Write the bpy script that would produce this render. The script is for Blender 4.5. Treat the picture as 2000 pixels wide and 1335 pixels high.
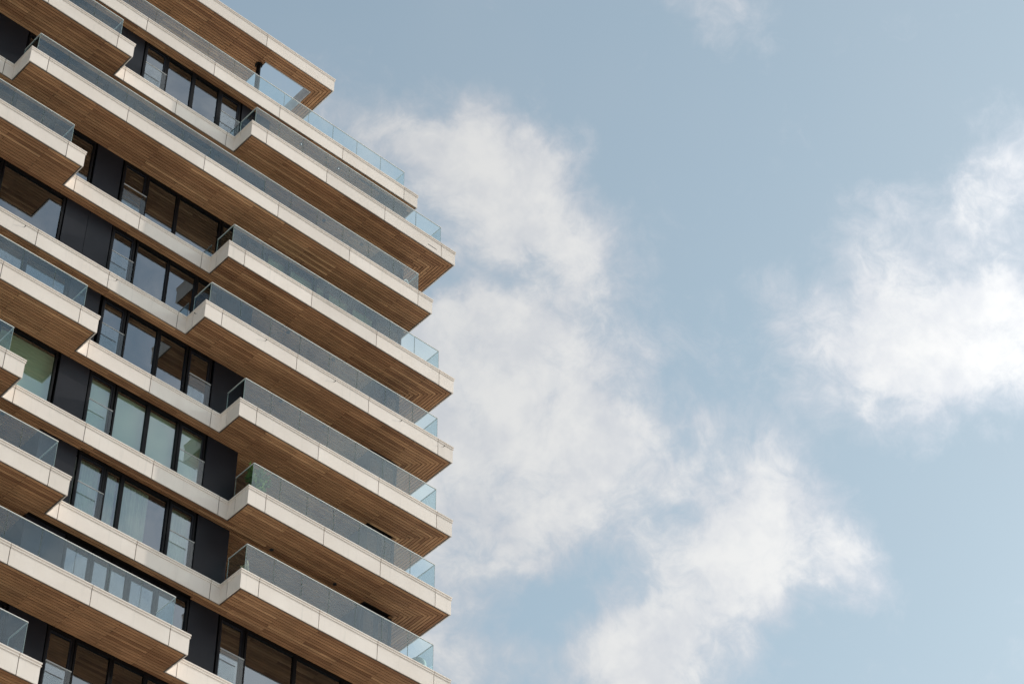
import bpy, math, random
from mathutils import Matrix, Vector
random.seed(7)
for _o in list(bpy.data.objects):
    bpy.data.objects.remove(_o)
S = bpy.context.scene
COL = S.collection
R = math.radians

# ------------------------------------------------------------------ camera
ZG = 63.8                                   # height of the reference storey's soffit above the ground
EYE = Vector((-37.4665, -43.7084, -62.2026 + ZG))
YAW, PITCH, ROLL, FPX = -0.7437, 0.7916, -0.0135, 4597.62
def cam_axes():
    cy, sy, cp, sp = math.cos(YAW), math.sin(YAW), math.cos(PITCH), math.sin(PITCH)
    fwd = Vector((-sy * cp, cy * cp, sp)); rt = Vector((cy, sy, 0)); up = rt.cross(fwd)
    cr, sr = math.cos(ROLL), math.sin(ROLL)
    return cr * rt + sr * up, -sr * rt + cr * up, fwd
RT, UP, FW = cam_axes()
cd = bpy.data.cameras.new('camera'); cam = bpy.data.objects.new('camera', cd); COL.objects.link(cam)
cd.sensor_width = 36; cd.lens = FPX * 36 / 2000; cd.clip_start = .5; cd.clip_end = 20000
cam.matrix_world = Matrix(((RT.x, UP.x, -FW.x, EYE.x), (RT.y, UP.y, -FW.y, EYE.y), (RT.z, UP.z, -FW.z, EYE.z), (0, 0, 0, 1)))
S.camera = cam
S.render.engine = 'CYCLES'
S.render.resolution_x, S.render.resolution_y = 1024, 683
S.cycles.max_bounces = 10; S.cycles.transparent_max_bounces = 24; S.cycles.diffuse_bounces = 5; S.cycles.glossy_bounces = 5
S.cycles.sample_clamp_indirect = 6
S.cycles.use_denoising = True; S.cycles.denoiser = 'OPENIMAGEDENOISE'; S.cycles.denoising_input_passes = 'RGB_ALBEDO_NORMAL'; S.cycles.denoising_prefilter = 'ACCURATE'

# ------------------------------------------------------------------ sky, clouds and sun
SUNV = Vector((4.6, -1.0, 2.07)).normalized()
SUN_EL = math.asin(SUNV.z); SUN_AZ = math.atan2(SUNV.x, SUNV.y)
SKY_STRENGTH, SUN_STRENGTH, EXPOSURE = 0.15, 2.0, 0.95
W = bpy.data.worlds.new('World'); S.world = W; W.use_nodes = True
wt = W.node_tree; wt.nodes.clear()
def N(t, kind, **kw):
    n = t.nodes.new(kind)
    for k, v in kw.items():
        setattr(n, k, v)
    return n
def put(t, sock, v):
    if isinstance(v, bpy.types.NodeSocket):
        t.links.new(v, sock)
    else:
        sock.default_value = v
def mth(t, op, a, b=None, c=None, clamp=False):
    n = N(t, 'ShaderNodeMath', operation=op, use_clamp=clamp)
    put(t, n.inputs[0], a)
    if b is not None: put(t, n.inputs[1], b)
    if c is not None: put(t, n.inputs[2], c)
    return n.outputs[0]
def vmt(t, op, a, b=None):
    n = N(t, 'ShaderNodeVectorMath', operation=op)
    put(t, n.inputs[0], a)
    if b is not None: put(t, n.inputs[1], b)
    return n.outputs['Value'] if op in ('DOT_PRODUCT', 'LENGTH') else n.outputs[0]
def smooth(t, x, lo, hi, a=0.0, b=1.0):
    n = N(t, 'ShaderNodeMapRange', interpolation_type='SMOOTHSTEP')
    put(t, n.inputs[0], x); n.inputs[1].default_value = lo; n.inputs[2].default_value = hi
    n.inputs[3].default_value = a; n.inputs[4].default_value = b
    return n.outputs[0]
def mixc(t, f, a, b, blend='MIX'):
    n = N(t, 'ShaderNodeMix', data_type='RGBA', blend_type=blend)
    put(t, n.inputs[0], f); put(t, n.inputs[6], a); put(t, n.inputs[7], b)
    return n.outputs[2]
def noise(t, vec, scale, detail=8, rough=.55, dist=0., dims='3D'):
    n = N(t, 'ShaderNodeTexNoise', noise_dimensions=dims)
    if vec is not None: put(t, n.inputs['Vector'], vec)
    n.inputs['Scale'].default_value = scale; n.inputs['Detail'].default_value = detail
    n.inputs['Roughness'].default_value = rough; n.inputs['Distortion'].default_value = dist
    return n
sky = N(wt, 'ShaderNodeTexSky', sky_type='NISHITA')
sky.sun_disc = False; sky.sun_elevation = SUN_EL; sky.sun_rotation = SUN_AZ
sky.altitude = 0; sky.air_density = 1.0; sky.dust_density = 1.6; sky.ozone_density = 1.0
dirn = vmt(wt, 'NORMALIZE', N(wt, 'ShaderNodeTexCoord').outputs['Generated'])
# patch of sky over the tower: a tangent plane at a fixed bearing, 45 degrees up
CX, CY, CZ = Vector((0.742404, -0.669885, -0.009486)), Vector((-0.471703, -0.532718, 0.702644)), Vector((0.475744, 0.517171, 0.711479))
den = mth(wt, 'MAXIMUM', vmt(wt, 'DOT_PRODUCT', dirn, tuple(CZ)), 0.05)
ca = mth(wt, 'DIVIDE', vmt(wt, 'DOT_PRODUCT', dirn, tuple(CX)), den)
cb = mth(wt, 'DIVIDE', vmt(wt, 'DOT_PRODUCT', dirn, tuple(CY)), den)
pc = N(wt, 'ShaderNodeCombineXYZ'); put(wt, pc.inputs[0], ca); put(wt, pc.inputs[1], cb)
# curl the outline of the clouds
w1 = noise(wt, dirn, 16, 3, .6)
w2 = noise(wt, dirn, 80, 4, .62)
warp = vmt(wt, 'SCALE', vmt(wt, 'SUBTRACT', w1.outputs['Color'], (.5, .5, .5)))
warp.node.inputs['Scale'].default_value = .045
warp2 = vmt(wt, 'SCALE', vmt(wt, 'SUBTRACT', w2.outputs['Color'], (.5, .5, .5)))
warp2.node.inputs['Scale'].default_value = .014
pw = vmt(wt, 'ADD', vmt(wt, 'ADD', pc.outputs[0], warp), warp2)
# cloud masses: position and size in thousandths of the tangent plane, turn, weight
CLOUDS = [(850, 265, 230, 115, 0, .95), (960, 330, 150, 150, 0, .62), (1050, 400, 230, 120, 15, .62), (1120, 530, 190, 120, 20, .58),
          (915, 650, 230, 170, 0, 1.15), (1070, 790, 240, 150, 20, .62), (1190, 800, 190, 130, 0, .5), (1240, 900, 200, 100, 0, .5),
          (950, 890, 200, 220, 0, .6), (1030, 990, 260, 120, 0, .7), (1200, 1000, 220, 100, 0, .5),
          (1540, 960, 130, 170, -20, .78), (1570, 1080, 170, 110, 10, .8), (1440, 1110, 190, 90, -25, .5), (1300, 1190, 220, 115, -25, .6),
          (1250, 1290, 220, 110, -15, .6), (1370, 1240, 130, 90, 0, .3), (1530, 890, 40, 70, 20, .4), (1660, 1115, 110, 40, 12, .4),
          (1815, 560, 290, 150, 0, .58), (1690, 625, 240, 110, 0, .58), (1850, 690, 240, 120, 0, .85), (1960, 540, 160, 150, 0, .3),
          (1890, 395, 200, 70, -22, .5), (1985, 330, 100, 60, -20, .3), (1860, 800, 210, 90, 0, .34), (2010, 640, 150, 180, 0, .3),
          (870, 1300, 110, 130, 0, .75), (890, 1150, 130, 130, 0, .45), (850, 780, 160, 160, 0, .6), (850, 1000, 150, 120, 0, .5), (740, 240, 110, 60, 0, .22), (1080, 170, 150, 80, 30, -.6), (1200, 700, 150, 80, 0, -.35), (950, 535, 100, 40, 0, -.45), (1040, 1125, 170, 70, 0, -.35), (1340, 1040, 120, 60, 0, -.25), (1190, 1310, 200, 120, 0, .6), (1990, 200, 60, 90, 0, .22), (1800, 400, 170, 60, -15, .35), (1385, 60, 110, 150, 0, .62), (1410, 20, 60, 80, 0, .3), (1500, 236, 60, 22, 0, .22),
          (1540, 1290, 80, 30, -40, .3), (1640, 640, 200, 60, 20, .14), (1330, 880, 200, 160, 0, .22), (1120, 690, 200, 60, 0, .15), (1300, 1070, 200, 90, 0, .3)]
acc = None
for (u, v, rx, ry, ang, amp) in CLOUDS:
    mp = N(wt, 'ShaderNodeMapping', vector_type='TEXTURE')
    put(wt, mp.inputs['Vector'], pw)
    mp.inputs['Location'].default_value = ((u - 1000) / FPX, -(v - 667.5) / FPX, 0)
    mp.inputs['Rotation'].default_value = (0, 0, R(-ang))
    mp.inputs['Scale'].default_value = (rx * 1.6 / FPX, ry * 1.6 / FPX, 1)
    g = N(wt, 'ShaderNodeTexGradient', gradient_type='SPHERICAL'); put(wt, g.inputs[0], mp.outputs[0])
    term = mth(wt, 'MULTIPLY', g.outputs['Fac'], amp * .70)
    acc = term if acc is None else mth(wt, 'ADD', acc, term)
acc = mth(wt, 'MINIMUM', acc, 0.9)
# the rest of the sky carries the same broken cloud
far = noise(wt, vmt(wt, 'ADD', dirn, (3.7, 1.2, .4)), 2.6, 3, .5)
r2 = vmt(wt, 'LENGTH', pc.outputs[0])
facing = smooth(wt, vmt(wt, 'DOT_PRODUCT', dirn, tuple(CZ)), .05, .3)
inpatch = mth(wt, 'MULTIPLY', smooth(wt, r2, .27, .42, 1, 0), facing)
fard = mth(wt, 'MULTIPLY_ADD', mth(wt, 'SUBTRACT', far.outputs['Fac'], .5), 2.6, .55)
dmix = N(wt, 'ShaderNodeMix', data_type='FLOAT'); put(wt, dmix.inputs[0], inpatch); put(wt, dmix.inputs[2], fard); put(wt, dmix.inputs[3], acc)
fine = noise(wt, vmt(wt, 'ADD', dirn, vmt(wt, 'SCALE', warp)), 26, 9, .66)
dens = mth(wt, 'ADD', dmix.outputs[0], mth(wt, 'MULTIPLY', mth(wt, 'SUBTRACT', fine.outputs['Fac'], .5), 1.7))
cover = smooth(wt, dens, .10, .86)
cover = mth(wt, 'MULTIPLY', cover, .92)
thick = smooth(wt, dens, .40, 1.05)
# forward scattering: cloud and haze brighten towards the sun
hg = mth(wt, 'POWER', mth(wt, 'MULTIPLY_ADD', vmt(wt, 'DOT_PRODUCT', dirn, tuple(SUNV)), -1.4, 1.49), -1.5)
ph = mth(wt, 'MULTIPLY_ADD', hg, .24, .55)
cl_dark = (1.85, 1.97, 2.16, 1); cl_lit = (2.66, 2.65, 2.62, 1)
ccol = mixc(wt, thick, cl_dark, cl_lit)
shade = noise(wt, dirn, 40, 4, .6)
ccol = mixc(wt, smooth(wt, shade.outputs['Fac'], .35, .68, .0, .5), ccol, (1.82, 1.92, 2.12, 1))
ccol = vmt(wt, 'SCALE', ccol); put(wt, ccol.node.inputs['Scale'], ph)
# thin high veil greys the blue
veil = noise(wt, dirn, 7, 3, .55)
vf = smooth(wt, veil.outputs['Fac'], .25, .8, .28, .52)
vcol = vmt(wt, 'SCALE', (1.40, 1.66, 1.92)); put(wt, vcol.node.inputs['Scale'], mth(wt, 'POWER', ph, .6))
base = mixc(wt, vf, mixc(wt, 1.0, sky.outputs[0], (.86, .86, .69, 1), 'MULTIPLY'), vcol)
final = mixc(wt, cover, base, ccol)
bg = N(wt, 'ShaderNodeBackground'); put(wt, bg.inputs[0], final); bg.inputs[1].default_value = SKY_STRENGTH
W.cycles.sampling_method = 'MANUAL'; W.cycles.sample_map_resolution = 512
wo = N(wt, 'ShaderNodeOutputWorld'); wt.links.new(bg.outputs[0], wo.inputs[0])
sl = bpy.data.lights.new('sun', 'SUN'); sl.energy = SUN_STRENGTH; sl.angle = R(.6); sl.color = (1, .93, .82)
so = bpy.data.objects.new('sun', sl); COL.objects.link(so); so.rotation_euler = SUNV.to_track_quat('Z', 'Y').to_euler()
so.location = (60, -60, 140)
S.view_settings.view_transform = 'Standard'; S.view_settings.look = 'None'
S.view_settings.gamma = 1; S.view_settings.use_curve_mapping = False; S.view_settings.exposure = EXPOSURE

# ------------------------------------------------------------------ materials
def mat(name):
    m = bpy.data.materials.new(name); m.use_nodes = True
    t = m.node_tree; b = t.nodes['Principled BSDF']
    return m, t, b
def rnd(t):
    a = N(t, 'ShaderNodeObjectInfo').outputs['Random']; g = N(t, 'ShaderNodeNewGeometry').outputs['Random Per Island']
    return mth(t, 'FRACT', mth(t, 'ADD', mth(t, 'MULTIPLY', a, 7.31), g))
def m_wood():
    m, t, b = mat('stained_timber')
    r = rnd(t)
    ramp = N(t, 'ShaderNodeValToRGB'); put(t, ramp.inputs[0], r)
    e = ramp.color_ramp.elements
    e[0].position = 0; e[0].color = (.29, .140, .070, 1)
    e[1].position = 1; e[1].color = (.66, .38, .20, 1)
    for ps, c in ((.3, (.42, .218, .11, 1)), (.65, (.51, .275, .14, 1)), (.85, (.38, .196, .10, 1))):
        k = e.new(ps); k.color = c
    uv = N(t, 'ShaderNodeTexCoord').outputs['UV']
    mp = N(t, 'ShaderNodeMapping'); put(t, mp.inputs[0], uv); mp.inputs['Scale'].default_value = (1.6, 38, 1)
    cmb = N(t, 'ShaderNodeCombineXYZ'); put(t, cmb.inputs[0], mth(t, 'MULTIPLY', r, 91.0)); put(t, cmb.inputs[1], mth(t, 'MULTIPLY', r, 37.0))
    n = noise(t, vmt(t, 'ADD', mp.outputs[0], cmb.outputs[0]), 1.0, 5, .6, .4)
    n2 = noise(t, N(t, 'ShaderNodeNewGeometry').outputs['Position'], .9, 3, .5)
    f = smooth(t, n.outputs['Fac'], .3, .72, .74, 1.12)
    f = mth(t, 'MULTIPLY', f, smooth(t, n2.outputs['Fac'], .3, .7, .86, 1.1))
    col = vmt(t, 'SCALE', ramp.outputs[0]); put(t, col.node.inputs['Scale'], f)
    put(t, b.inputs['Base Color'], col); b.inputs['Roughness'].default_value = .62
    b.inputs['Specular IOR Level'].default_value = .3
    return m
def m_stone():
    m, t, b = mat('cream_fascia')
    pos = N(t, 'ShaderNodeNewGeometry').outputs['Position']
    n = noise(t, pos, .8, 5, .6)
    n2 = noise(t, pos, 28, 4, .6)
    st = N(t, 'ShaderNodeMapping'); put(t, st.inputs[0], pos); st.inputs['Scale'].default_value = (9, 9, .7)
    n3 = noise(t, st.outputs[0], 1.0, 5, .65)
    c = mixc(t, smooth(t, n.outputs['Fac'], .3, .75), (.78, .70, .635, 1), (.845, .77, .71, 1))
    c = mixc(t, smooth(t, n2.outputs['Fac'], .5, .8, 0, .12), c, (.58, .54, .49, 1))
    c = mixc(t, smooth(t, n3.outputs['Fac'], .52, .80, 0, .42), c, (.55, .52, .48, 1))
    o = N(t, 'ShaderNodeObjectInfo').outputs['Random']
    k = mth(t, 'MULTIPLY_ADD', o, .12, .90)
    c2 = vmt(t, 'SCALE', c); put(t, c2.node.inputs['Scale'], k)
    put(t, b.inputs['Base Color'], c2); b.inputs['Roughness'].default_value = .55
    return m
def m_plain(name, col, rough=.5, metal=0., spec=.5, var=.12, scale=3.):
    m, t, b = mat(name)
    n = noise(t, N(t, 'ShaderNodeNewGeometry').outputs['Position'], scale, 4, .6)
    f = smooth(t, n.outputs['Fac'], .3, .7, 1 - var, 1 + var)
    c = vmt(t, 'SCALE', tuple(col)); put(t, c.node.inputs['Scale'], f)
    put(t, b.inputs['Base Color'], c); b.inputs['Roughness'].default_value = rough; b.inputs['Metallic'].default_value = metal
    b.inputs['Specular IOR Level'].default_value = spec
    return m
def m_glass(name, tint, f0, wob=0.0, refl=(.96, .99, 1)):
    m = bpy.data.materials.new(name); m.use_nodes = True; t = m.node_tree; t.nodes.clear()
    tr = N(t, 'ShaderNodeBsdfTransparent'); tr.inputs[0].default_value = (*tint, 1)
    gl = N(t, 'ShaderNodeBsdfGlossy'); gl.inputs['Roughness'].default_value = .0; gl.inputs['Color'].default_value = (*refl, 1)
    nrm = None
    if wob:
        n = noise(t, N(t, 'ShaderNodeNewGeometry').outputs['Position'], .9, 2, .4)
        bp = N(t, 'ShaderNodeBump'); bp.inputs['Strength'].default_value = wob; bp.inputs['Distance'].default_value = .02
        put(t, bp.inputs['Height'], n.outputs['Fac']); nrm = bp.outputs[0]
        t.links.new(nrm, gl.inputs['Normal'])
    geo = N(t, 'ShaderNodeNewGeometry')
    cs = mth(t, 'ABSOLUTE', vmt(t, 'DOT_PRODUCT', geo.outputs['Incoming'], geo.outputs['Normal']))
    fr = mth(t, 'MULTIPLY_ADD', mth(t, 'POWER', mth(t, 'SUBTRACT', 1.0, cs, clamp=True), 5.0), 1 - f0, f0, clamp=True)
    mx = N(t, 'ShaderNodeMixShader'); put(t, mx.inputs[0], fr); t.links.new(tr.outputs[0], mx.inputs[1]); t.links.new(gl.outputs[0], mx.inputs[2])
    o = N(t, 'ShaderNodeOutputMaterial'); t.links.new(mx.outputs[0], o.inputs[0])
    return m
def m_emit(name, col, st):
    m, t, b = mat(name); b.inputs['Base Color'].default_value = (.8, .8, .78, 1)
    b.inputs['Emission Color'].default_value = (*col, 1); b.inputs['Emission Strength'].default_value = st
    return m
def m_cloth(name, col, trans):
    m, t, b = mat(name)
    b.inputs['Base Color'].default_value = (*col, 1); b.inputs['Roughness'].default_value = .9
    tl = N(t, 'ShaderNodeBsdfTranslucent'); tl.inputs[0].default_value = (*col, 1)
    mx = N(t, 'ShaderNodeMixShader'); mx.inputs[0].default_value = trans
    out = t.nodes['Material Output']
    t.links.new(b.outputs[0], mx.inputs[1]); t.links.new(tl.outputs[0], mx.inputs[2]); t.links.new(mx.outputs[0], out.inputs[0])
    return m
M = dict(satin=m_plain('satin_rail', (.38, .38, .38), .4), wood=m_wood(), stone=m_stone(),
         dark=m_plain('charcoal_panel', (.011, .012, .017), .42, 0, .22, .15, 1.2),
         frame=m_plain('black_frame', (.004, .004, .005), .45, 0, .15, .1),
         slab=m_plain('dark_backing', (.010, .007, .006), .85, 0, .2),
         trim=m_plain('soffit_trim', (.105, .092, .082), .6, 0, .3),
         floor=m_plain('terrace_paving', (.66, .62, .56), .8),
         room=m_plain('room_wall', (.10, .095, .09), .9),
         metal=m_plain('satin_cap', (.75, .73, .70), .35, .1, .5, .06),
         edge=m_plain('glass_edge', (.42, .50, .48), .3, 0, .5, .05),
         rail=m_glass('railing_glass', (.86, .93, .945), .08, 0, (.86, .95, 1.0)), guard=m_glass('guard_glass', (.95, .975, .975), .045),
         pane=m_glass('window_glass', (.55, .69, .58), .28, .010, (.80, .90, 1.0)),
         soffitlight=m_plain('downlight_rim', (.02, .02, .022), .4),
         lamp=m_emit('lamp_diffuser', (1, .93, .85), .35),
         ground=m_plain('pale_paving', (.45, .43, .40), .85, 0, .3, .25, .05),
         cloth=m_cloth('sheer_curtain', (.80, .82, .80), .35), blind=m_cloth('roller_blind', (.78, .80, .74), .15),
         leaf=m_cloth('olive_leaf', (.20, .30, .08), .4), bark=m_plain('bark', (.10, .075, .05), .9),
         pot=m_plain('pale_planter', (.40, .46, .43), .6), teak=m_plain('pale_teak', (.50, .40, .24), .6),
         wire=m_plain('dark_wire', (.05, .05, .055), .5), white=m_plain('white_tube', (.75, .75, .74), .4),
         grey=m_plain('roof_inner_panel', (.42, .42, .43), .6))

# ------------------------------------------------------------------ mesh helpers
class MB:
    def __init__(s): s.v = []; s.f = []; s.mi = []; s.uv = []
    def quad(s, pts, mi=0, uv=None):
        i = len(s.v); s.v += [tuple(p) for p in pts]; s.f.append(tuple(range(i, i + len(pts)))); s.mi.append(mi)
        s.uv += list(uv) if uv else [(p[0], p[1]) for p in pts]
    def box(s, a, b, mi=0, miside=None):
        (x0, y0, z0), (x1, y1, z1) = a, b
        i = len(s.v)
        s.v += [(x0, y0, z0), (x1, y0, z0), (x1, y1, z0), (x0, y1, z0), (x0, y0, z1), (x1, y0, z1), (x1, y1, z1), (x0, y1, z1)]
        for q in ((0, 3, 2, 1), (4, 5, 6, 7), (0, 1, 5, 4), (1, 2, 6, 5), (2, 3, 7, 6), (3, 0, 4, 7)):
            s.f.append(tuple(i + k for k in q)); s.mi.append(mi)
            s.uv += [(s.v[i + k][0], s.v[i + k][1]) for k in q]
    def prism(s, poly, z0, z1, mi=0):
        n = len(poly); i = len(s.v)
        s.v += [(x, y, z0) for x, y in poly] + [(x, y, z1) for x, y in poly]
        fs = [tuple(i + k for k in reversed(range(n))), tuple(i + n + k for k in range(n))]
        fs += [(i + k, i + (k + 1) % n, i + n + (k + 1) % n, i + n + k) for k in range(n)]
        for q in fs:
            s.f.append(q); s.mi.append(mi); s.uv += [(s.v[k][0], s.v[k][1]) for k in q]
    def tube(s, pts, r, n=8, mi=0, taper=None):
        P = [Vector(p) for p in pts]; rings = []
        for k, p in enumerate(P):
            d = (P[min(k + 1, len(P) - 1)] - P[max(k - 1, 0)]).normalized()
            a = d.cross(Vector((0, 0, 1)) if abs(d.z) < .9 else Vector((1, 0, 0))).normalized(); b = d.cross(a)
            rr = r if taper is None else r * (1 - (1 - taper) * k / (len(P) - 1))
            i = len(s.v); rings.append(i)
            s.v += [tuple(p + rr * (math.cos(2 * math.pi * q / n) * a + math.sin(2 * math.pi * q / n) * b)) for q in range(n)]
        for k in range(len(P) - 1):
            for q in range(n):
                s.f.append((rings[k] + q, rings[k] + (q + 1) % n, rings[k + 1] + (q + 1) % n, rings[k + 1] + q)); s.mi.append(mi); s.uv += [(0, 0)] * 4
        for i, rev in ((rings[0], True), (rings[-1], False)):
            q = [i + k for k in range(n)]; s.f.append(tuple(reversed(q)) if rev else tuple(q)); s.mi.append(mi); s.uv += [(0, 0)] * n
    def lathe(s, prof, c, n=28, mi=0):
        i0 = len(s.v)
        for (r, z) in prof:
            s.v += [(c[0] + r * math.cos(2 * math.pi * q / n), c[1] + r * math.sin(2 * math.pi * q / n), c[2] + z) for q in range(n)]
        for k in range(len(prof) - 1):
            for q in range(n):
                s.f.append((i0 + k * n + q, i0 + k * n + (q + 1) % n, i0 + (k + 1) * n + (q + 1) % n, i0 + (k + 1) * n + q)); s.mi.append(mi); s.uv += [(0, 0)] * 4
    def mesh(s, name, mats):
        me = bpy.data.meshes.new(name); me.from_pydata(s.v, [], s.f)
        for m in mats: me.materials.append(M[m])
        me.polygons.foreach_set('material_index', s.mi)
        l = me.uv_layers.new(name='UVMap'); l.data.foreach_set('uv', [c for q in s.uv for c in q])
        me.update(); return me
    def build(s, name, mats, parent=None, loc=None, smoothf=False):
        if isinstance(mats, str): mats = [mats]
        me = s.mesh(name, mats)
        if smoothf: me.polygons.foreach_set('use_smooth', [True] * len(me.polygons))
        return link(name, me, parent, loc)
def link(name, me, parent=None, loc=None, rot=None):
    o = bpy.data.objects.new(name, me); COL.objects.link(o)
    if parent: o.parent = parent
    if loc: o.location = loc
    if rot: o.rotation_euler = rot
    return o
def thing(name, label, cat, group=None, loc=(0, 0, 0)):
    o = bpy.data.objects.new(name, None); COL.objects.link(o); o.location = loc; o.empty_display_size = .2
    o['label'] = label; o['category'] = cat
    if group: o['group'] = group
    return o
def tag(o, label, cat, group=None):
    o['label'] = label; o['category'] = cat
    if group: o['group'] = group
    return o
def project(p):
    d = Vector(p) - EYE
    w = d.dot(FW)
    return 1000 + FPX * d.dot(RT) / w, 667.5 - FPX * d.dot(UP) / w

# ------------------------------------------------------------------ ground
g = MB(); g.quad([(-6000, -6000, 0), (6000, -6000, 0), (6000, 6000, 0), (-6000, 6000, 0)])
go = g.build('ground', 'ground'); go['kind'] = 'structure'

# ------------------------------------------------------------------ the tower
TW = thing('apartment_tower', 'apartment tower with stacked cream balcony bands, brown timber soffits and dark windows', 'building')
H = 3.2; FH = .704; BASE = 1.0; WALL = 1.36; XLEFT = -26.0; YB = 18.0; CORE = 4.4; SIDE = -1.24
def Z(f): return ZG + {0: 6.63, 1: 3.2}.get(f, -H * (f - 2))
# floor: (left balcony's right end, right balcony's left end, right end, front-plane of right end)
FLOORS = {0: dict(path=[(XLEFT, 6.0), (XLEFT, BASE), (-5.158, BASE), (-5.158, 6.0)]),
          1: dict(path=[(XLEFT, YB), (XLEFT, BASE), (-1.008, BASE), (-1.008, YB)]),
          2: dict(XE=-14.148, XL=-9.219, XR=0), 3: dict(XL=-17.705, XR=-1.02), 4: dict(XE=-15.2, XL=-9.599, XR=0),
          5: dict(XL=-10.204, XR=0), 6: dict(XE=-13.796, XL=-8.574, XR=0), 7: dict(XE=-15.865, XL=-7.961, XR=0),
          8: dict(XE=-13.865, XL=-7.945, XR=0), 9: dict(XE=-9.438, XR=-1.0), 10: dict(XE=-13.821, XL=-8.6, XR=0)}
for f, d in FLOORS.items():
    if 'path' in d: continue
    p = [(XLEFT, YB)]
    if 'XE' in d: p += [(XLEFT, 0), (d['XE'], 0), (d['XE'], BASE)]
    else: p += [(XLEFT, BASE)]
    if 'XL' in d: p += [(d['XL'], BASE), (d['XL'], 0), (d['XR'], 0), (d['XR'], YB)]
    else: p += [(d['XR'], BASE), (d['XR'], YB)]
    d['path'] = p
NDIV = {(3, -17.705): 5}
PITCHL = {0: 3.16, 1: 2.905, 5: 2.62, 9: 2.59}
PROF = [(0, 0), (0, .562), (.020, .570), (.023, .576), (.023, .600), (.019, .606), (.007, .608), (.007, .648), (.027, .652), (.030, .658), (.030, .696), (.022, .704),
        (-.17, .704), (-.17, .60), (-.028, .60), (-.028, .0)]
SOLIDS = []
def offs(path, d):
    out = []
    for i, (x, y) in enumerate(path):
        n = [0, 0]
        segs = []
        if i > 0: segs.append((path[i - 1], path[i]))
        if i < len(path) - 1: segs.append((path[i], path[i + 1]))
        for a, b in segs:
            L = math.hypot(b[0] - a[0], b[1] - a[1]); n[0] += (b[1] - a[1]) / L; n[1] -= (b[0] - a[0]) / L
        out.append((x + d * n[0], y + d * n[1]))
    return out
def joints_for(f, path):
    cum = [0.]
    for a, b in zip(path, path[1:]): cum.append(cum[-1] + math.hypot(b[0] - a[0], b[1] - a[1]))
    js = []
    for i, (a, b) in enumerate(zip(path, path[1:])):
        L = cum[i + 1] - cum[i]
        def kind(k):                                   # convex corner +1, re-entrant -1, end 0
            if k <= 0 or k >= len(path) - 1: return 0
            p0, p1, p2 = path[k - 1], path[k], path[k + 1]
            cr = (p1[0] - p0[0]) * (p2[1] - p1[1]) - (p1[1] - p0[1]) * (p2[0] - p1[0])
            return 1 if cr > 0 else -1
        ks, ke = kind(i), kind(i + 1)
        off = {1: .65, -1: .34, 0: 0.}
        if f == 0: off[1] = 0 if i == 1 else .65
        if L < 1.3:
            js.append(cum[i] + (.65 if ks == 1 else L - .65)); continue
        s0, s1 = cum[i] + off[ks], cum[i + 1] - off[ke]
        if ks == 0 or (a[0] == XLEFT and i == 1):
            pt = PITCHL.get(f, 2.7) if i == 1 else 2.9; s = s1
            if f == 0 and i == 1: s = s1 - pt
            while s > cum[i] + .5: js.append(s); s -= pt
        elif ke == 0:
            s = s0
            while s < cum[i + 1] - .5: js.append(s); s += 2.9
        else:
            n = NDIV.get((f, round(a[0], 3)), max(1, round((s1 - s0) / 2.6)))
            js += [s0 + (s1 - s0) * k / n for k in range(n + 1)]
    return cum, sorted(js)
def sub_path(path, cum, s0, s1):
    """profile stations between two lengths: (point, mitre normal)"""
    st = []
    def norm(i):
        a, b = path[i], path[i + 1]; L = cum[i + 1] - cum[i]
        return ((b[1] - a[1]) / L, -(b[0] - a[0]) / L)
    def at(s):
        for i in range(len(path) - 1):
            if s <= cum[i + 1] + 1e-6:
                t = (s - cum[i]) / (cum[i + 1] - cum[i]); a, b = path[i], path[i + 1]
                return (a[0] + t * (b[0] - a[0]), a[1] + t * (b[1] - a[1])), norm(i)
    st.append(at(s0))
    for i in range(1, len(path) - 1):
        if s0 + 1e-4 < cum[i] < s1 - 1e-4:
            n1, n2 = norm(i - 1), norm(i); st.append((path[i], (n1[0] + n2[0], n1[1] + n2[1])))
    st.append(at(s1))
    return st
def fascia(f, parent):
    path = FLOORS[f]['path']; cum, js = joints_for(f, path)
    ed = [0.] + js + [cum[-1]]; z = Z(f); GAP = .012
    for a, b in zip(ed, ed[1:]):
        if b - a < .05: continue
        st = sub_path(path, cum, a + GAP, b - GAP); m = MB(); n = len(PROF)
        for (p, q) in st: m.v += [(p[0] + d * q[0], p[1] + d * q[1], z + h) for d, h in PROF]
        for k in range(len(st) - 1):
            for i in range(n):
                j = (i + 1) % n; m.f.append((k * n + i, (k + 1) * n + i, (k + 1) * n + j, k * n + j)); m.mi.append(0); m.uv += [(0, 0)] * 4
        e = (len(st) - 1) * n
        m.f.append(tuple(range(n))); m.mi.append(0); m.uv += [(0, 0)] * n
        m.f.append(tuple(e + i for i in reversed(range(n)))); m.mi.append(0); m.uv += [(0, 0)] * n
        m.build('fascia_panel', 'stone', parent)
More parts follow.
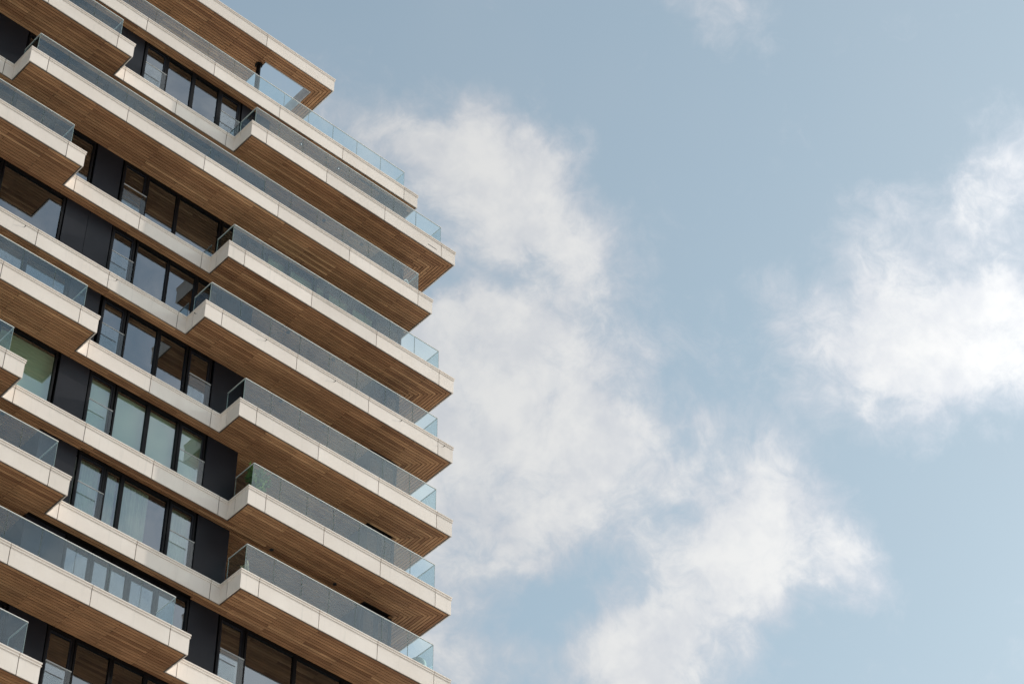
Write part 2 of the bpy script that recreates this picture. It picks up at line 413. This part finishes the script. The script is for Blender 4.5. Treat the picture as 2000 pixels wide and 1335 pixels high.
# ---- what stands on each storey, left to right: w window, j window with guard rail, p panel, o open loggia
LEVELS = {
 2: [('w', -21, -19.6), ('p', -19.5, -18.17), ('p', -18.17, -17.3), ('w', -17.22, -15.9), ('w', -15.76, -14.4), ('p', -14.28, -13.76), ('p', -13.76, -13.03), ('j', -12.92, -12.12), ('w', -11.98, -10.98), ('w', -10.85, -9.85), ('j', -9.72, -8.95), ('p', -8.82, -7.6), ('o', -7.6, -2.47), ('w', -2.38, -1.9), ('w', -1.78, -1.32)],
 3: [('p', -21, -19.5), ('p', -19.5, -18.4), ('p', -18.4, -17.3), ('w', -17.2, -16.15), ('w', -16.0, -14.25), ('p', -14.12, -13.1), ('w', -12.95, -12.15), ('w', -12.0, -10.97), ('w', -10.84, -9.85), ('w', -9.7, -8.92), ('p', -8.78, -7.55), ('o', -7.55, -2.48), ('w', -2.38, -1.9), ('w', -1.78, -1.32)],
 4: [('w', -21, -19.3), ('w', -19.2, -17.3), ('w', -17.2, -15.9), ('w', -15.75, -14.25), ('p', -14.11, -13.11), ('j', -12.99, -12.17), ('w', -12.04, -10.93), ('w', -10.82, -9.19), ('w', -9.03, -8.2), ('w', -8.05, -7.35), ('wb', -7.13, -6.36), ('wb', -6.17, -5.17), ('wb', -5.03, -4.65), ('wb', -4.49, -3.6), ('wb', -3.45, -2.5), ('w', -2.38, -1.32)],
 5: [('w', -21, -17.25), ('w', -17.1, -14.95), ('p', -14.84, -14.01), ('p', -14.01, -13.12), ('j', -13.03, -12.27), ('w', -12.09, -10.94), ('w', -10.84, -9.85), ('w', -9.72, -8.92), ('p', -8.78, -7.55), ('o', -7.55, -2.47), ('w', -2.38, -1.9), ('w', -1.78, -1.32)],
 6: [('w', -21, -17.5), ('w', -17.35, -15.9), ('w', -15.75, -14.35), ('p', -14.22, -13.12), ('j', -12.96, -12.21), ('w', -12.04, -10.96), ('w', -10.82, -9.85), ('j', -9.68, -8.92), ('p', -8.77, -7.55), ('o', -7.55, -2.47), ('w', -2.38, -1.9), ('w', -1.78, -1.32)],
 7: [('w', -21, -18.2), ('wb', -18.05, -16.3), ('wb', -16.15, -14.25), ('p', -14.09, -13.07), ('jb', -12.98, -12.2), ('wb', -12.02, -10.96), ('wb', -10.83, -9.84), ('jb', -9.69, -8.84), ('p', -8.71, -7.56), ('o', -7.56, -2.47), ('w', -2.38, -1.9), ('w', -1.78, -1.32)],
 8: [('o', -19.5, -14.31), ('p', -14.31, -13.04), ('jc', -12.91, -12.09), ('wc', -11.95, -11.49), ('wc', -11.37, -9.85), ('jc', -9.69, -8.87), ('p', -8.74, -7.58), ('o', -7.58, -2.47), ('w', -2.38, -1.9), ('w', -1.78, -1.32)],
 9: [('o', -19.5, -14.3), ('p', -14.3, -13.65), ('p', -13.65, -12.98), ('w', -12.88, -12.13), ('w', -11.96, -11.47), ('w', -11.38, -10.86), ('w', -10.7, -9.89), ('w', -9.74, -8.78), ('p', -8.68, -7.66), ('j', -7.55, -6.76), ('w', -6.6, -4.9), ('w', -4.78, -3.1), ('w', -2.96, -1.32)],
 10: [('w', -19, -16.1), ('wc', -16.0, -14.45), ('p', -14.3, -13.08), ('j', -12.99, -12.24), ('w', -12.09, -11.02), ('w', -10.88, -9.89), ('w', -9.76, -8.9), ('p', -8.75, -7.6), ('w', -7.45, -4.9), ('w', -4.75, -1.32)]}
OPEN = {f: [(a, b) for k, a, b in c if k == 'o'] for f, c in LEVELS.items()}
def open_above(f):                                     # loggias whose ceiling is slab f
    return OPEN.get(f + 1, [])

# ---- timber soffits
PW, PH, PIT, TR = .0855, .055, .110, .072
SLOT = {1: [(-3.54, -1.24)], 2: [(-2.47, -1.24)], 3: [(-5.02, -1.2)], 4: [(-2.47, -1.24)], 5: [(-2.47, -1.24)], 6: [(-2.46, -1.24)], 7: [(-14.3, -13.0), (-2.46, -1.24)], 8: [(-14.28, -8.7)]}   # shadow slots over the glazing
planks = []                                             # (floor, polygon in plan, direction, joint-ends)
def plank_rows(f):
    d = FLOORS[f]; z = Z(f)
    jo = random.uniform(0, 2.54)
    if f == 2: jo = -7.58 % 2.54
    path = d['path']
    XE, XL, XR = d.get('XE'), d.get('XL'), d.get('XR')
    mitre = XR == 0
    k = 0
    while True:
        y0 = TR + PIT * k; y1 = y0 + PW; yc = (y0 + y1) / 2
        if yc > CORE: break
        iv = []
        if f == 0:
            if yc < BASE + TR: k += 1; continue
            if yc < 1.63: iv = [(XLEFT + TR, -5.158 - (y0 - BASE), -5.158 - (y1 - BASE))]
            else: iv = [(XLEFT + TR, -7.87, -7.87)]
        else:
            xr0 = xr1 = (XR if XR is not None else -1.008) - TR
            if mitre: xr0, xr1 = -y0, -y1
            if yc < BASE + TR:
                if f in (1,) : k += 1; continue
                if XE is not None: iv.append((XLEFT + TR, XE - TR, XE - TR))
                if XL is not None: iv.append((XL + TR, xr0, xr1))
            elif yc < WALL + .03:
                iv = [(XLEFT + TR, xr0, xr1)]
                if yc > 1.24:
                    for g0, g1 in SLOT.get(f, []):
                        iv = [q for a_, b_, c_ in iv for q in (((a_, g0, g0), (g1, b_, c_)) if a_ < g0 else ((a_, b_, c_),)) if q[0] < min(q[1], q[2]) - .1]
            else:
                iv = [(a, b, b) for a, b in open_above(f)]
                if not iv: break
        for a, b0, b1 in iv:
            bm = min(b0, b1)
            xs = [a]
            j = jo + (1.27 if k % 2 else 0) - 60 * 2.54 / 2 * 0
            q = math.ceil((a - j) / 2.54) * 2.54 + j
            while q < bm - .12:
                if q > a + .12: xs.append(q)
                q += 2.54
            xs.append(None)
            for s, e in zip(xs, xs[1:]):
                if e is None: poly = [(s + .008, y0), (b0 - .002, y0), (b1 - .002, y1), (s + .008, y1)]
                else: poly = [(s + .008, y0), (e - .008, y0), (e - .008, y1), (s + .008, y1)]
                planks.append((f, poly, 0))
        k += 1
    # boards that run back along the right-hand side
    if mitre or f == 0:
        xc = 0 if mitre else -5.158; yc0 = 0 if mitre else BASE; wmax = 1.37 if mitre else .64; yend = 9.0 if mitre else 5.8
        k = 0
        while TR + PIT * k + PW < wmax:
            u0 = TR + PIT * k; u1 = u0 + PW
            j = yc0 + .9 + (1.27 if k % 2 else 0) + jo * .3; ys = [None]
            while j < yend:
                if j - (yc0 + u1) > .15: ys.append(j)
                j += 2.54
            ys.append(yend)
            for s, e in zip(ys, ys[1:]):
                if s is None:
                    poly = [(xc - u0, yc0 + u0 + .002), (xc - u0, e - .008), (xc - u1, e - .008), (xc - u1, yc0 + u1 + .002)]
                else: poly = [(xc - u0, s + .008), (xc - u0, e - .008), (xc - u1, e - .008), (xc - u1, s + .008)]
                planks.append((f, poly, 1))
            k += 1
for f in FLOORS: plank_rows(f)
def plank_area(p):
    f, poly, dr = p
    q = [project((x, y, Z(f))) for x, y in poly]
    c = [(min(max(u, 0), 2000), min(max(v, 0), 1335)) for u, v in q]
    a = 0
    for i in range(4):
        u, v = c[i]; u2, v2 = c[(i + 1) % 4]; a += u * v2 - u2 * v
    return abs(a) / 2
order = sorted(range(len(planks)), key=lambda i: -plank_area(planks[i]) * (1.0 if planks[i][1][0][1] < WALL else .3))
single = set(order[:300])
PMESH = {}
def plank_piece(m, poly, z, dr):
    n = len(poly); i = len(m.v)
    # order the corners anticlockwise
    ar = sum(poly[k][0] * poly[(k + 1) % n][1] - poly[(k + 1) % n][0] * poly[k][1] for k in range(n))
    if ar < 0: poly = poly[::-1]
    m.v += [(x, y, z) for x, y in poly] + [(x, y, z + PH) for x, y in poly]
    for q in [tuple(reversed(range(n))), tuple(n + k for k in range(n))] + [(k, (k + 1) % n, n + (k + 1) % n, n + k) for k in range(n)]:
        m.f.append(tuple(i + k for k in q)); m.mi.append(0)
        m.uv += [((m.v[i + k][0], m.v[i + k][1]) if dr == 0 else (m.v[i + k][1], m.v[i + k][0])) for k in q]

# ---- slabs, fascias, trims
SLAB = {}
def inset_polys(path, d):                                # rectangles in plan covering the slab, pulled in by d
    return offs(path, -d)
for f, d in FLOORS.items():
    z = Z(f); path = d['path']
    ins = offs(path, -.03)
    m = MB()
    if f == 0:
        b0, b1 = z + PH + .006, z + .58
        m.box((XLEFT, BASE + .03, b0), (-5.188, 1.60, b1)); m.box((-5.77, 1.60, b0), (-5.188, 6.0, b1))
        m.box((XLEFT, 1.60, b0), (-7.90, 6.0, b1)); m.box((-7.90, 4.6, b0), (-5.77, 6.0, b1))
        so_ = m.build('roof_slab', 'slab', TW)
        for a, b, nm in (((-7.90, 1.60, z + .0), (-7.86, 4.6, z + .66), 0), ((-5.80, 1.645, z), (-5.768, 4.6, z + .66), 0), ((-7.86, 1.602, z), (-5.768, 1.642, z + .66), 0), ((-7.86, 4.58, z), (-5.80, 4.62, z + .66), 0)):
            q = MB(); q.box(a, b); q.build('opening_lining', 'grey', so_)
        q = MB(); q.box((XLEFT, BASE + .03, z + .585), (-5.2, 1.6, z + .68)); q.box((XLEFT, 1.601, z + .585), (-7.9, 6, z + .68)); q.box((-5.77, 1.601, z + .585), (-5.2, 6, z + .68)); q.build('roof_covering', 'floor', so_)
    else:
        poly = ins
        m.prism(poly, z + PH + .006, z + .60)
        so_ = m.build('floor_slab', 'slab', TW)
        q = MB(); q.prism(offs(path, -.175), z + .602, z + .66)
        q.build('terrace_floor', 'floor', so_)
    SLAB[f] = so_
    fascia(f, so_)
    # dark shadow trim between fascia and timber
    a, b = offs(path, -.0285), offs(path, -(TR - .006)); q = MB()
    for i in range(len(path) - 1):
        q.quad([(*a[i], z + .009), (*b[i], z + .009), (*b[i + 1], z + .009), (*a[i + 1], z + .009)])
        q.quad([(*b[i], z + .009), (*b[i], z + .06), (*b[i + 1], z + .06), (*b[i + 1], z + .009)])
    q.build('soffit_trim', 'trim', so_)
rest = MB()
for i, (f, poly, dr) in enumerate(planks):
    if i not in single:
        plank_piece(rest, poly, Z(f), dr); continue
    x0, y0 = poly[0]
    loc = [(round(x - x0, 3), round(y - y0, 3)) for x, y in poly]
    key = (tuple(loc), dr)
    if key not in PMESH:
        m = MB(); plank_piece(m, loc, 0, dr); PMESH[key] = m.mesh('plank', ['wood'])
    link('plank', PMESH[key], SLAB[f], (x0, y0, Z(f)))
ro = rest.build('soffit_planks', 'wood', TW); ro['kind'] = 'stuff'

# ---- walls and windows
CURT = []
def window(f, x0, x1, kind):
    z = Z(f); zb, zt = z + .58, z + H - .03
    fw = .062
    m = MB(); y0, y1 = WALL, WALL + .10
    m.box((x0 - fw, y0, zb), (x0, y1, zt)); m.box((x1, y0, zb), (x1 + fw, y1, zt))
    m.box((x0, y0, zb), (x1, y1, zb + .12)); m.box((x0, y0, zt - .10), (x1, y1, zt))
    fr = m.build('window', 'frame', TW)
    p = MB(); p.quad([(x0 - .005, y0 + .055, zb + .115), (x1 + .005, y0 + .055, zb + .115), (x1 + .005, y0 + .055, zt - .095), (x0 - .005, y0 + .055, zt - .095)])
    p.build('pane', 'pane', fr)
    if 'j' in kind:
        s = MB(); sw = .045; a, b, c, d_ = x0 + .004, x1 - .004, zb + .124, zt - .104; ya, yb = y0 + .02, y0 + .052
        s.box((a, ya, c), (a + sw, yb, d_)); s.box((b - sw, ya, c), (b, yb, d_)); s.box((a + sw, ya, c), (b - sw, yb, c + sw)); s.box((a + sw, ya, d_ - sw), (b - sw, yb, d_))
        s.build('sash', 'dark', fr)
        g2 = MB(); g2.box((x0 - .06, 1.19, z + 1.885), (x1 + .0, 1.215, z + 1.912)); jr = g2.build('guard_rail', 'satin', TW)
        g3 = MB(); g3.box((x0 - .05, 1.197, z + .68), (x1 - .01, 1.208, z + 1.884)); g3.build('pane', ['guard'], jr)
    if 'b' in kind: CURT.append(('b', f, x0, x1))
    if 'c' in kind: CURT.append(('c', f, x0, x1))
for f, cells in LEVELS.items():
    z = Z(f)
    # inner core and the closing walls of this storey
    m = MB(); m.box((XLEFT + 1.37, CORE, z + .605), (SIDE - .1, CORE + .15, z + H + .02)); m.box((XLEFT + 1.24, WALL + .105, z + .665), (XLEFT + 1.36, YB - .5, z + H + .02), 0)
    m.build('core_wall', 'dark', TW)
    sw = MB(); y = WALL + .105
    while y < YB - 2:
        sw.box((SIDE - .09, y + .005, z + .61), (SIDE, y + 2.1 - .005, z + H + .02)); y += 2.1
    sw.build('side_cladding', 'dark', TW)
    nx = XLEFT + 1.34; first = cells[0][1] - .13; nn = max(1, round((first - nx) / 1.7)); stp = (first - nx) / nn
    for k in range(nn): window(f, nx + stp * k + .07, nx + stp * (k + 1) - .065, 'w')
    for kind, a, b in cells:
        if kind[0] in 'wj': window(f, a, b, kind)
        elif kind == 'p':
            m = MB(); m.box((a + .006, WALL + .004, z + .60), (b - .006, WALL + .09, z + H - .012)); m.build('wall_panel', 'dark', TW)
        elif kind == 'o':
            for xw, s in ((a, -1), (b, 1)):
                m = MB(); m.box((min(xw, xw + s * .09), WALL + .003, z + .61), (max(xw, xw + s * .09), CORE - .004, z + H - .004)); m.build('loggia_wall', 'dark', TW)
    # head of the glazing, a shadow gap under the timber
    spans = []; cur = XLEFT + 1.24
    for a, b in OPEN[f]: spans.append((cur, a)); cur = b
    spans.append((cur, SIDE))
    for a, b in spans:
        if b - a > .1:
            m = MB(); m.box((a, WALL + .115, z + .60), (b, WALL + .16, z + .72)); m.box((a, WALL + .115, z + H - .16), (b, WALL + .16, z + H + .02)); m.build('wall_header', 'frame', TW)
    for kind, a, b in cells:                             # posts behind the mullions
        if kind[0] in 'wj':
            pass
# set-back wall of the roof terrace
m = MB(); m.box((XLEFT, 5.2, Z(1) + .66), (-8.6, 5.35, Z(0) + .02)); m.build('penthouse_wall', 'dark', TW)
# steel post carrying the roof
m = MB(); m.tube([(-8.0, 1.87, Z(1) + .66), (-8.0, 1.87, Z(0) - .02)], .085, 20); m.lathe([(.085, -.06), (.14, -.05), (.14, 0.0)], (-8.0, 1.87, Z(0) - .001), 20)
m.build('roof_post', 'frame', TW, smoothf=False)

# ---- glass railings
def railing(f, segs):
    """segs: list of (fixed-axis, fixed value, list of joints)"""
    z = Z(f); zb, zt = z + .56, z + 2.03
    cap = MB(); T = .007
    for ax, v, js in segs:
        a, b = js[0], js[-1]
        lo, hi = min(a, b), max(a, b)
        if ax == 'y': cap.box((lo - .0, v - .014, zt), (hi, v + .014, zt + .024))
        else: cap.box((v - .014, lo + .0145, zt + .0005), (v + .014, hi, zt + .0245))
    sh = cap.build('glass_railing', 'metal', TW)
    for ax, v, js in segs:
        for a, b in zip(js, js[1:]):
            lo, hi = min(a, b) + .007, max(a, b) - .007
            m = MB()
            if ax == 'y': c0, c1 = (lo, v - T, zb), (hi, v + T, zt - .002)
            else: c0, c1 = (v - T, lo + T, zb), (v + T, hi, zt - .002)
            m.box(c0, c1)
            ends = (3, 5) if ax == 'y' else (2, 4)
            for e in ends: m.mi[e] = 1
            m.mi[1] = 1
            m.build('pane', ['rail', 'edge'], sh)
def lin(a, b, n): return [a + (b - a) * k / n for k in range(n + 1)]
G = .36
railing(1, [('y', BASE + G, [XLEFT] + [-12.78 - 1.134 * k for k in range(11, 0, -1)] + [-12.78, -11.64, -10.5, -9.36, -8.22, -7.08, -5.95, -4.81, -3.68, -2.54, -1.385]), ('x', -1.385, [BASE + G] + lin(BASE + 1.6, BASE + 9, 7))])
railing(2, [('y', G, [-22, -20.9, -19.85, -18.8, -17.75, -16.7, -15.65, -14.53]), ('x', -14.53, [G, 1.28])])
railing(2, [('x', -8.87, [1.26, G]), ('y', G, [-8.87, -7.84, -6.78, -5.73, -4.70, -3.66, -2.62, -1.58, -.385]), ('x', -.385, [G] + lin(1.5, 8, 6))])
railing(3, [('x', -17.35, [1.26, G]), ('y', G, lin(-17.35, -1.385, 14)), ('x', -1.385, [G, 1.3])])
railing(4, [('y', G, [-22.2, -21.1, -20, -18.9, -17.8, -16.69, -15.575]), ('x', -15.575, [G, 1.28])])
railing(4, [('x', -9.25, [1.26, G]), ('y', G, [-9.25, -8.04, -6.96, -5.885, -4.77, -3.66, -2.57, -1.48, -.385]), ('x', -.385, [G] + lin(1.5, 8, 6))])
railing(5, [('x', -9.85, [1.26, G]), ('y', G, [-9.85, -8.66, -7.46, -6.25, -5.05, -3.87, -2.67, -1.47, -.385]), ('x', -.385, [G] + lin(1.5, 8, 6))])
railing(6, [('y', G, [-21, -19.8, -18.65, -17.52, -16.39, -15.28, -14.16]), ('x', -14.16, [G, 1.28])])
railing(6, [('x', -8.22, [1.26, G]), ('y', G, [-8.22, -7.18, -6.04, -4.91, -3.79, -2.65, -1.52, -.385]), ('x', -.385, [G] + lin(1.5, 8, 6))])
railing(7, [('y', G, [-21.8, -20.7, -19.6, -18.5, -17.35, -16.24]), ('x', -16.24, [G, 1.28])])
railing(7, [('x', -7.61, [1.26, G]), ('y', G, [-7.61, -6.57, -5.53, -4.49, -3.48, -2.45, -1.40, -.385]), ('x', -.385, [G] + lin(1.5, 8, 6))])
railing(8, [('y', G, [-20.8, -19.7, -18.6, -17.5, -16.45, -15.38, -14.235]), ('x', -14.235, [G, 1.28])])
railing(8, [('x', -7.59, [1.26, G]), ('y', G, [-7.59, -6.56, -5.53, -4.49, -3.47, -2.44, -1.41, -.385]), ('x', -.385, [G] + lin(1.5, 8, 6))])
railing(9, [('y', G, [-19.8, -18.7, -17.58, -16.45, -15.34, -14.23, -13.12, -12.02, -10.95, -9.81]), ('x', -9.81, [G, 1.28])])
railing(10, [('y', G, [-19.5, -18.4, -17.3, -16.2, -15.2, -14.195]), ('x', -14.195, [G, 1.28])])

# ---- small fittings
for f, x, y, lit in ((1, -6.12, 1.43, 1), (1, -4.39, 1.43, 1), (2, -4.88, 1.44, 0), (2, -3.17, 1.44, 0), (4, -6.01, 1.44, 0), (4, -4.09, 1.44, 0), (5, -6.07, 1.44, 0), (5, -4.29, 1.44, 0),
                     (6, -6.0, 1.44, 0), (6, -4.2, 1.44, 0), (7, -6.11, 1.22, 0), (7, -3.66, 1.22, 0), (7, -15.48, 1.57, 0)):
    m = MB(); z = Z(f)
    m.lathe([(.0005, -.004), (.045, -.004), (.047, -.014), (.062, -.016), (.066, -.008), (.066, .012)], (x, y, z), 20)
    lo = m.build('ceiling_light', 'soffitlight', SLAB[f])
    if lit:
        m = MB(); m.lathe([(.0005, -.034), (.012, -.030), (.019, -.018), (.020, -.006), (.020, -.0045)], (x, y, z), 18); m.build('bulb', 'lamp', lo, smoothf=True)
for x, y, ax in ((-16.25, 1.0, 0), (-12.9, 1.0, 0), (-7.86, 0, 0), (-5.06, 0, 0), (-2.28, 0, 0), (-.42, 0, 0), (-10.204, .49, 1)):
    z = Z(5) + .455; m = MB()
    d = (0, -1) if ax == 0 else (-1, 0)
    m.tube([(x, y, z), (x + .05 * d[0], y + .05 * d[1], z)], .009, 8); m.tube([(x + .05 * d[0], y + .05 * d[1], z), (x + .075 * d[0], y + .075 * d[1], z)], .018, 8)
    m.build('fixing_pin', 'wire', SLAB[5])
m = MB(); m.box((-1.28, -.004, Z(2) + .20), (-.86, .01, Z(2) + .225)); m.build('overflow_slot', 'frame', SLAB[2])

# ---- storeys below the picture, down to the pavement
m = MB(); k = 11
while Z(k) > 1.0:
    z = Z(k); xe = [-12.0, -15.5, -9.5][k % 3]; xl = [-8.2, -10.0, -6.5][k % 3]
    m.box((XLEFT, BASE, z), (-.0, YB, z + FH)); m.box((XLEFT, 0, z + .001), (xe, BASE - .001, z + FH - .001)); m.box((xl, 0, z + .001), (-.001, BASE - .001, z + FH - .001))
    m.box((XLEFT, WALL, z + FH), (SIDE, YB, z + H), 1)
    k += 1
m.box((XLEFT, WALL, 0), (SIDE, YB, Z(k - 1)), 1)
m.build('lower_storeys', ['stone', 'dark'], TW)

# ------------------------------------------------------------------ things in the rooms and on the balconies
CURTLAB = {('b', 7, -18.05): 'pale roller blind in the leftmost window above the small cream balcony end', ('b', 7, -16.15): 'greenish pale roller blind filling the wide window left of the charcoal panel',
           ('b', 7, -12.98): 'pale blind in the narrow guard-railed window right of the charcoal panel', ('b', 7, -12.02): 'pale blind in the second window right of the charcoal panel, wide pane',
           ('b', 7, -10.83): 'pale blind in the third window of the row of pale windows', ('b', 7, -9.69): 'pale blind in the last guard-railed window of the row of pale windows',
           ('b', 4, -7.13): 'beige blind behind the balcony glass, leftmost of its row', ('b', 4, -6.17): 'beige blind behind the balcony glass, second of its row and widest',
           ('b', 4, -5.03): 'narrow beige blind behind the balcony glass, third of its row', ('b', 4, -4.49): 'beige blind behind the balcony glass, fourth of its row', ('b', 4, -3.45): 'beige blind behind the balcony glass, rightmost of its row',
           ('c', 8, -12.91): 'white sheer curtain in the leftmost window of the curtained row', ('c', 8, -11.95): 'white sheer curtain in the narrowest window of the curtained row',
           ('c', 8, -11.37): 'white sheer curtain half drawn across the widest window', ('c', 8, -9.69): 'white sheer curtain in the rightmost window of the curtained row', ('c', 10, -16.0): 'pale curtain behind the balcony glass in the bottom left corner'}
for kind, f, x0, x1 in CURT:
    z = Z(f); lab = CURTLAB[(kind, f, x0)]
    if kind == 'b':
        y = WALL + .19; m = MB(); zt = z + H - .08; zb = z + .75
        m.box((x0 - .05, y, zb), (x1 + .05, y + .004, zt)); o = m.build('roller_blind', 'blind')
        q = MB(); q.tube([(x0 - .05, y + .005, zb - .01), (x1 + .05, y + .005, zb - .01)], .014, 8); q.build('bottom_bar', 'metal', o)
        tag(o, lab, 'blind', 'roller blinds behind the windows')
    else:
        y = WALL + .22; e = x1 - .02 if x1 - x0 < 1.2 else x0 + (x1 - x0) * .62
        m = MB(); n = int((e - x0 + .08) / .012); pts = []
        ph1 = random.uniform(0, 6)
        for k in range(n + 1):
            x = x0 - .06 + (e - x0 + .08) * k / n
            pts.append((x, y + .028 * math.sin(x * 58 + ph1 + 1.3 * math.sin(x * 9)) + .014 * math.sin(x * 23 + ph1)))
        for (a, b) in zip(pts, pts[1:]):
            m.quad([(*a, z + .68), (*b, z + .68), (b[0], b[1], z + H - .06), (a[0], a[1], z + H - .06)])
        o = m.build('curtain', 'cloth', smoothf=False); tag(o, lab, 'curtain', 'curtains behind the windows')

# shrub in the corner of a balcony
def shrub(x, y, z):
    t = thing('balcony_shrub', 'leafy green shrub in a pot behind the balcony glass at its left corner', 'plant', None, (x, y, z))
    m = MB(); m.lathe([(.0005, 0), (.13, 0), (.17, .34), (.175, .36), (.155, .36), (.15, .31), (.0005, .31)], (0, 0, 0), 24); m.build('pot', 'pot', t, smoothf=False)
    st, lf = MB(), MB(); rr = random.Random(4)
    for s in range(20):
        a = rr.uniform(0, 6.28); ln = rr.uniform(.8, 1.42); sp = rr.uniform(.08, .42)
        pts = []
        for k in range(7):
            u = k / 6; pts.append((.04 * math.cos(a) + sp * u ** 1.4 * math.cos(a) * 1.2 + .03 * math.sin(4 * u + s), .04 * math.sin(a) + sp * .55 * u ** 1.4 * math.sin(a), .31 + ln * u))
        st.tube(pts, .009, 5, taper=.35)
        for k in range(60):
            u = rr.uniform(.15, 1.0); i = min(int(u * 6), 5); tt = u * 6 - i
            p = Vector(pts[i]).lerp(Vector(pts[i + 1]), tt)
            d = Vector((rr.uniform(-1, 1), rr.uniform(-1, 1), rr.uniform(.0, 1.3))).normalized(); L = rr.uniform(.10, .18); w = L * .22
            sd = d.cross(Vector((rr.uniform(-1, 1), rr.uniform(-1, 1), rr.uniform(-1, 1)))).normalized() * w
            lf.quad([p, p + d * L * .5 + sd, p + d * L, p + d * L * .5 - sd])
    st.build('stem', 'bark', t); lf.build('foliage', 'leaf', t)
shrub(-7.12, .80, Z(7) + .66)
# tub planter
m = MB(); m.lathe([(.0005, 0), (.19, 0), (.235, .10), (.27, .34), (.275, .60), (.262, .72), (.235, .765), (.215, .77), (.205, .74), (.20, .66), (.0005, .66)], (0, 0, 0), 40)
o = m.build('planter', 'pot', None, (-.72, .70, Z(8) + .66), True)
tag(o, 'rounded pale grey-green planter in the glass corner of the lowest balcony', 'planter')
# wire chairs
def chair(x, y, z, rot, mname, label):
    t = thing('garden_chair', label, 'chair', 'chairs on the balcony', (x, y, z)); t.rotation_euler = (0, 0, rot)
    for sx in (-1, 1):
        for sy, tz in ((-1, .44), (1, .44)):
            q = MB(); q.tube([(sx * .23, sy * .22, .0), (sx * .20, sy * .20, tz)], .011, 6); q.build('leg', mname, t)
    q = MB(); q.tube([(-.22, -.21, .45), (.22, -.21, .45), (.23, .2, .45), (-.23, .2, .45), (-.22, -.21, .45)], .012, 6)
    for k in range(9): q.tube([(-.2 + .05 * k, -.2, .45), (-.2 + .05 * k, .2, .45)], .005, 5)
    q.build('seat', mname, t)
    q = MB(); arc = [(.24 * math.cos(math.pi * (1 - k / 12)), -.21 - .05 * math.sin(math.pi * k / 12), .62 + .30 * math.sin(math.pi * k / 12)) for k in range(13)]
    q.tube([(-.22, -.21, .45)] + arc + [(.22, -.21, .45)], .012, 6)
    for k in range(1, 12): q.tube([(arc[k][0] * .85, -.21, .45), arc[k]], .005, 5)
    q.build('backrest', mname, t)
chair(-4.55, .74, Z(3) + .66, 0, 'wire', 'dark wire chair behind the balcony glass, near the middle of the band')
chair(-1.86, .76, Z(3) + .66, .5, 'white', 'white tubular chair at the right end of the balcony behind glass')
def folding_chair(x, y, z):
    t = thing('folding_chair', 'pale timber folding chair leaning at the left corner of the lowest balcony', 'chair', None, (x, y, z)); t.rotation_euler = (0, 0, R(-90))
    for sx in (-.16, .16):
        q = MB(); q.box((sx - .02, -.018, 0), (sx + .02, .018, 1.08)); o_ = q.build('leg', 'teak', t); o_.rotation_euler = (R(10), 0, 0)
        q = MB(); q.box((sx * .8 - .018, -.016, 0), (sx * .8 + .018, .016, .78)); o_ = q.build('leg', 'teak', t); o_.rotation_euler = (R(-22), 0, 0); o_.location = (0, -.36, 0)
    q = MB()
    for k in range(5): q.box((-.15, -.30 + .08 * k, .44), (.15, -.24 + .08 * k, .46))
    q.build('seat', 'teak', t)
    q = MB()
    for k in range(3): q.box((-.14, -.012, .70 + .12 * k), (.14, .012, .79 + .12 * k))
    o_ = q.build('backrest', 'teak', t); o_.rotation_euler = (R(10), 0, 0)
folding_chair(-7.15, .80, Z(8) + .66)
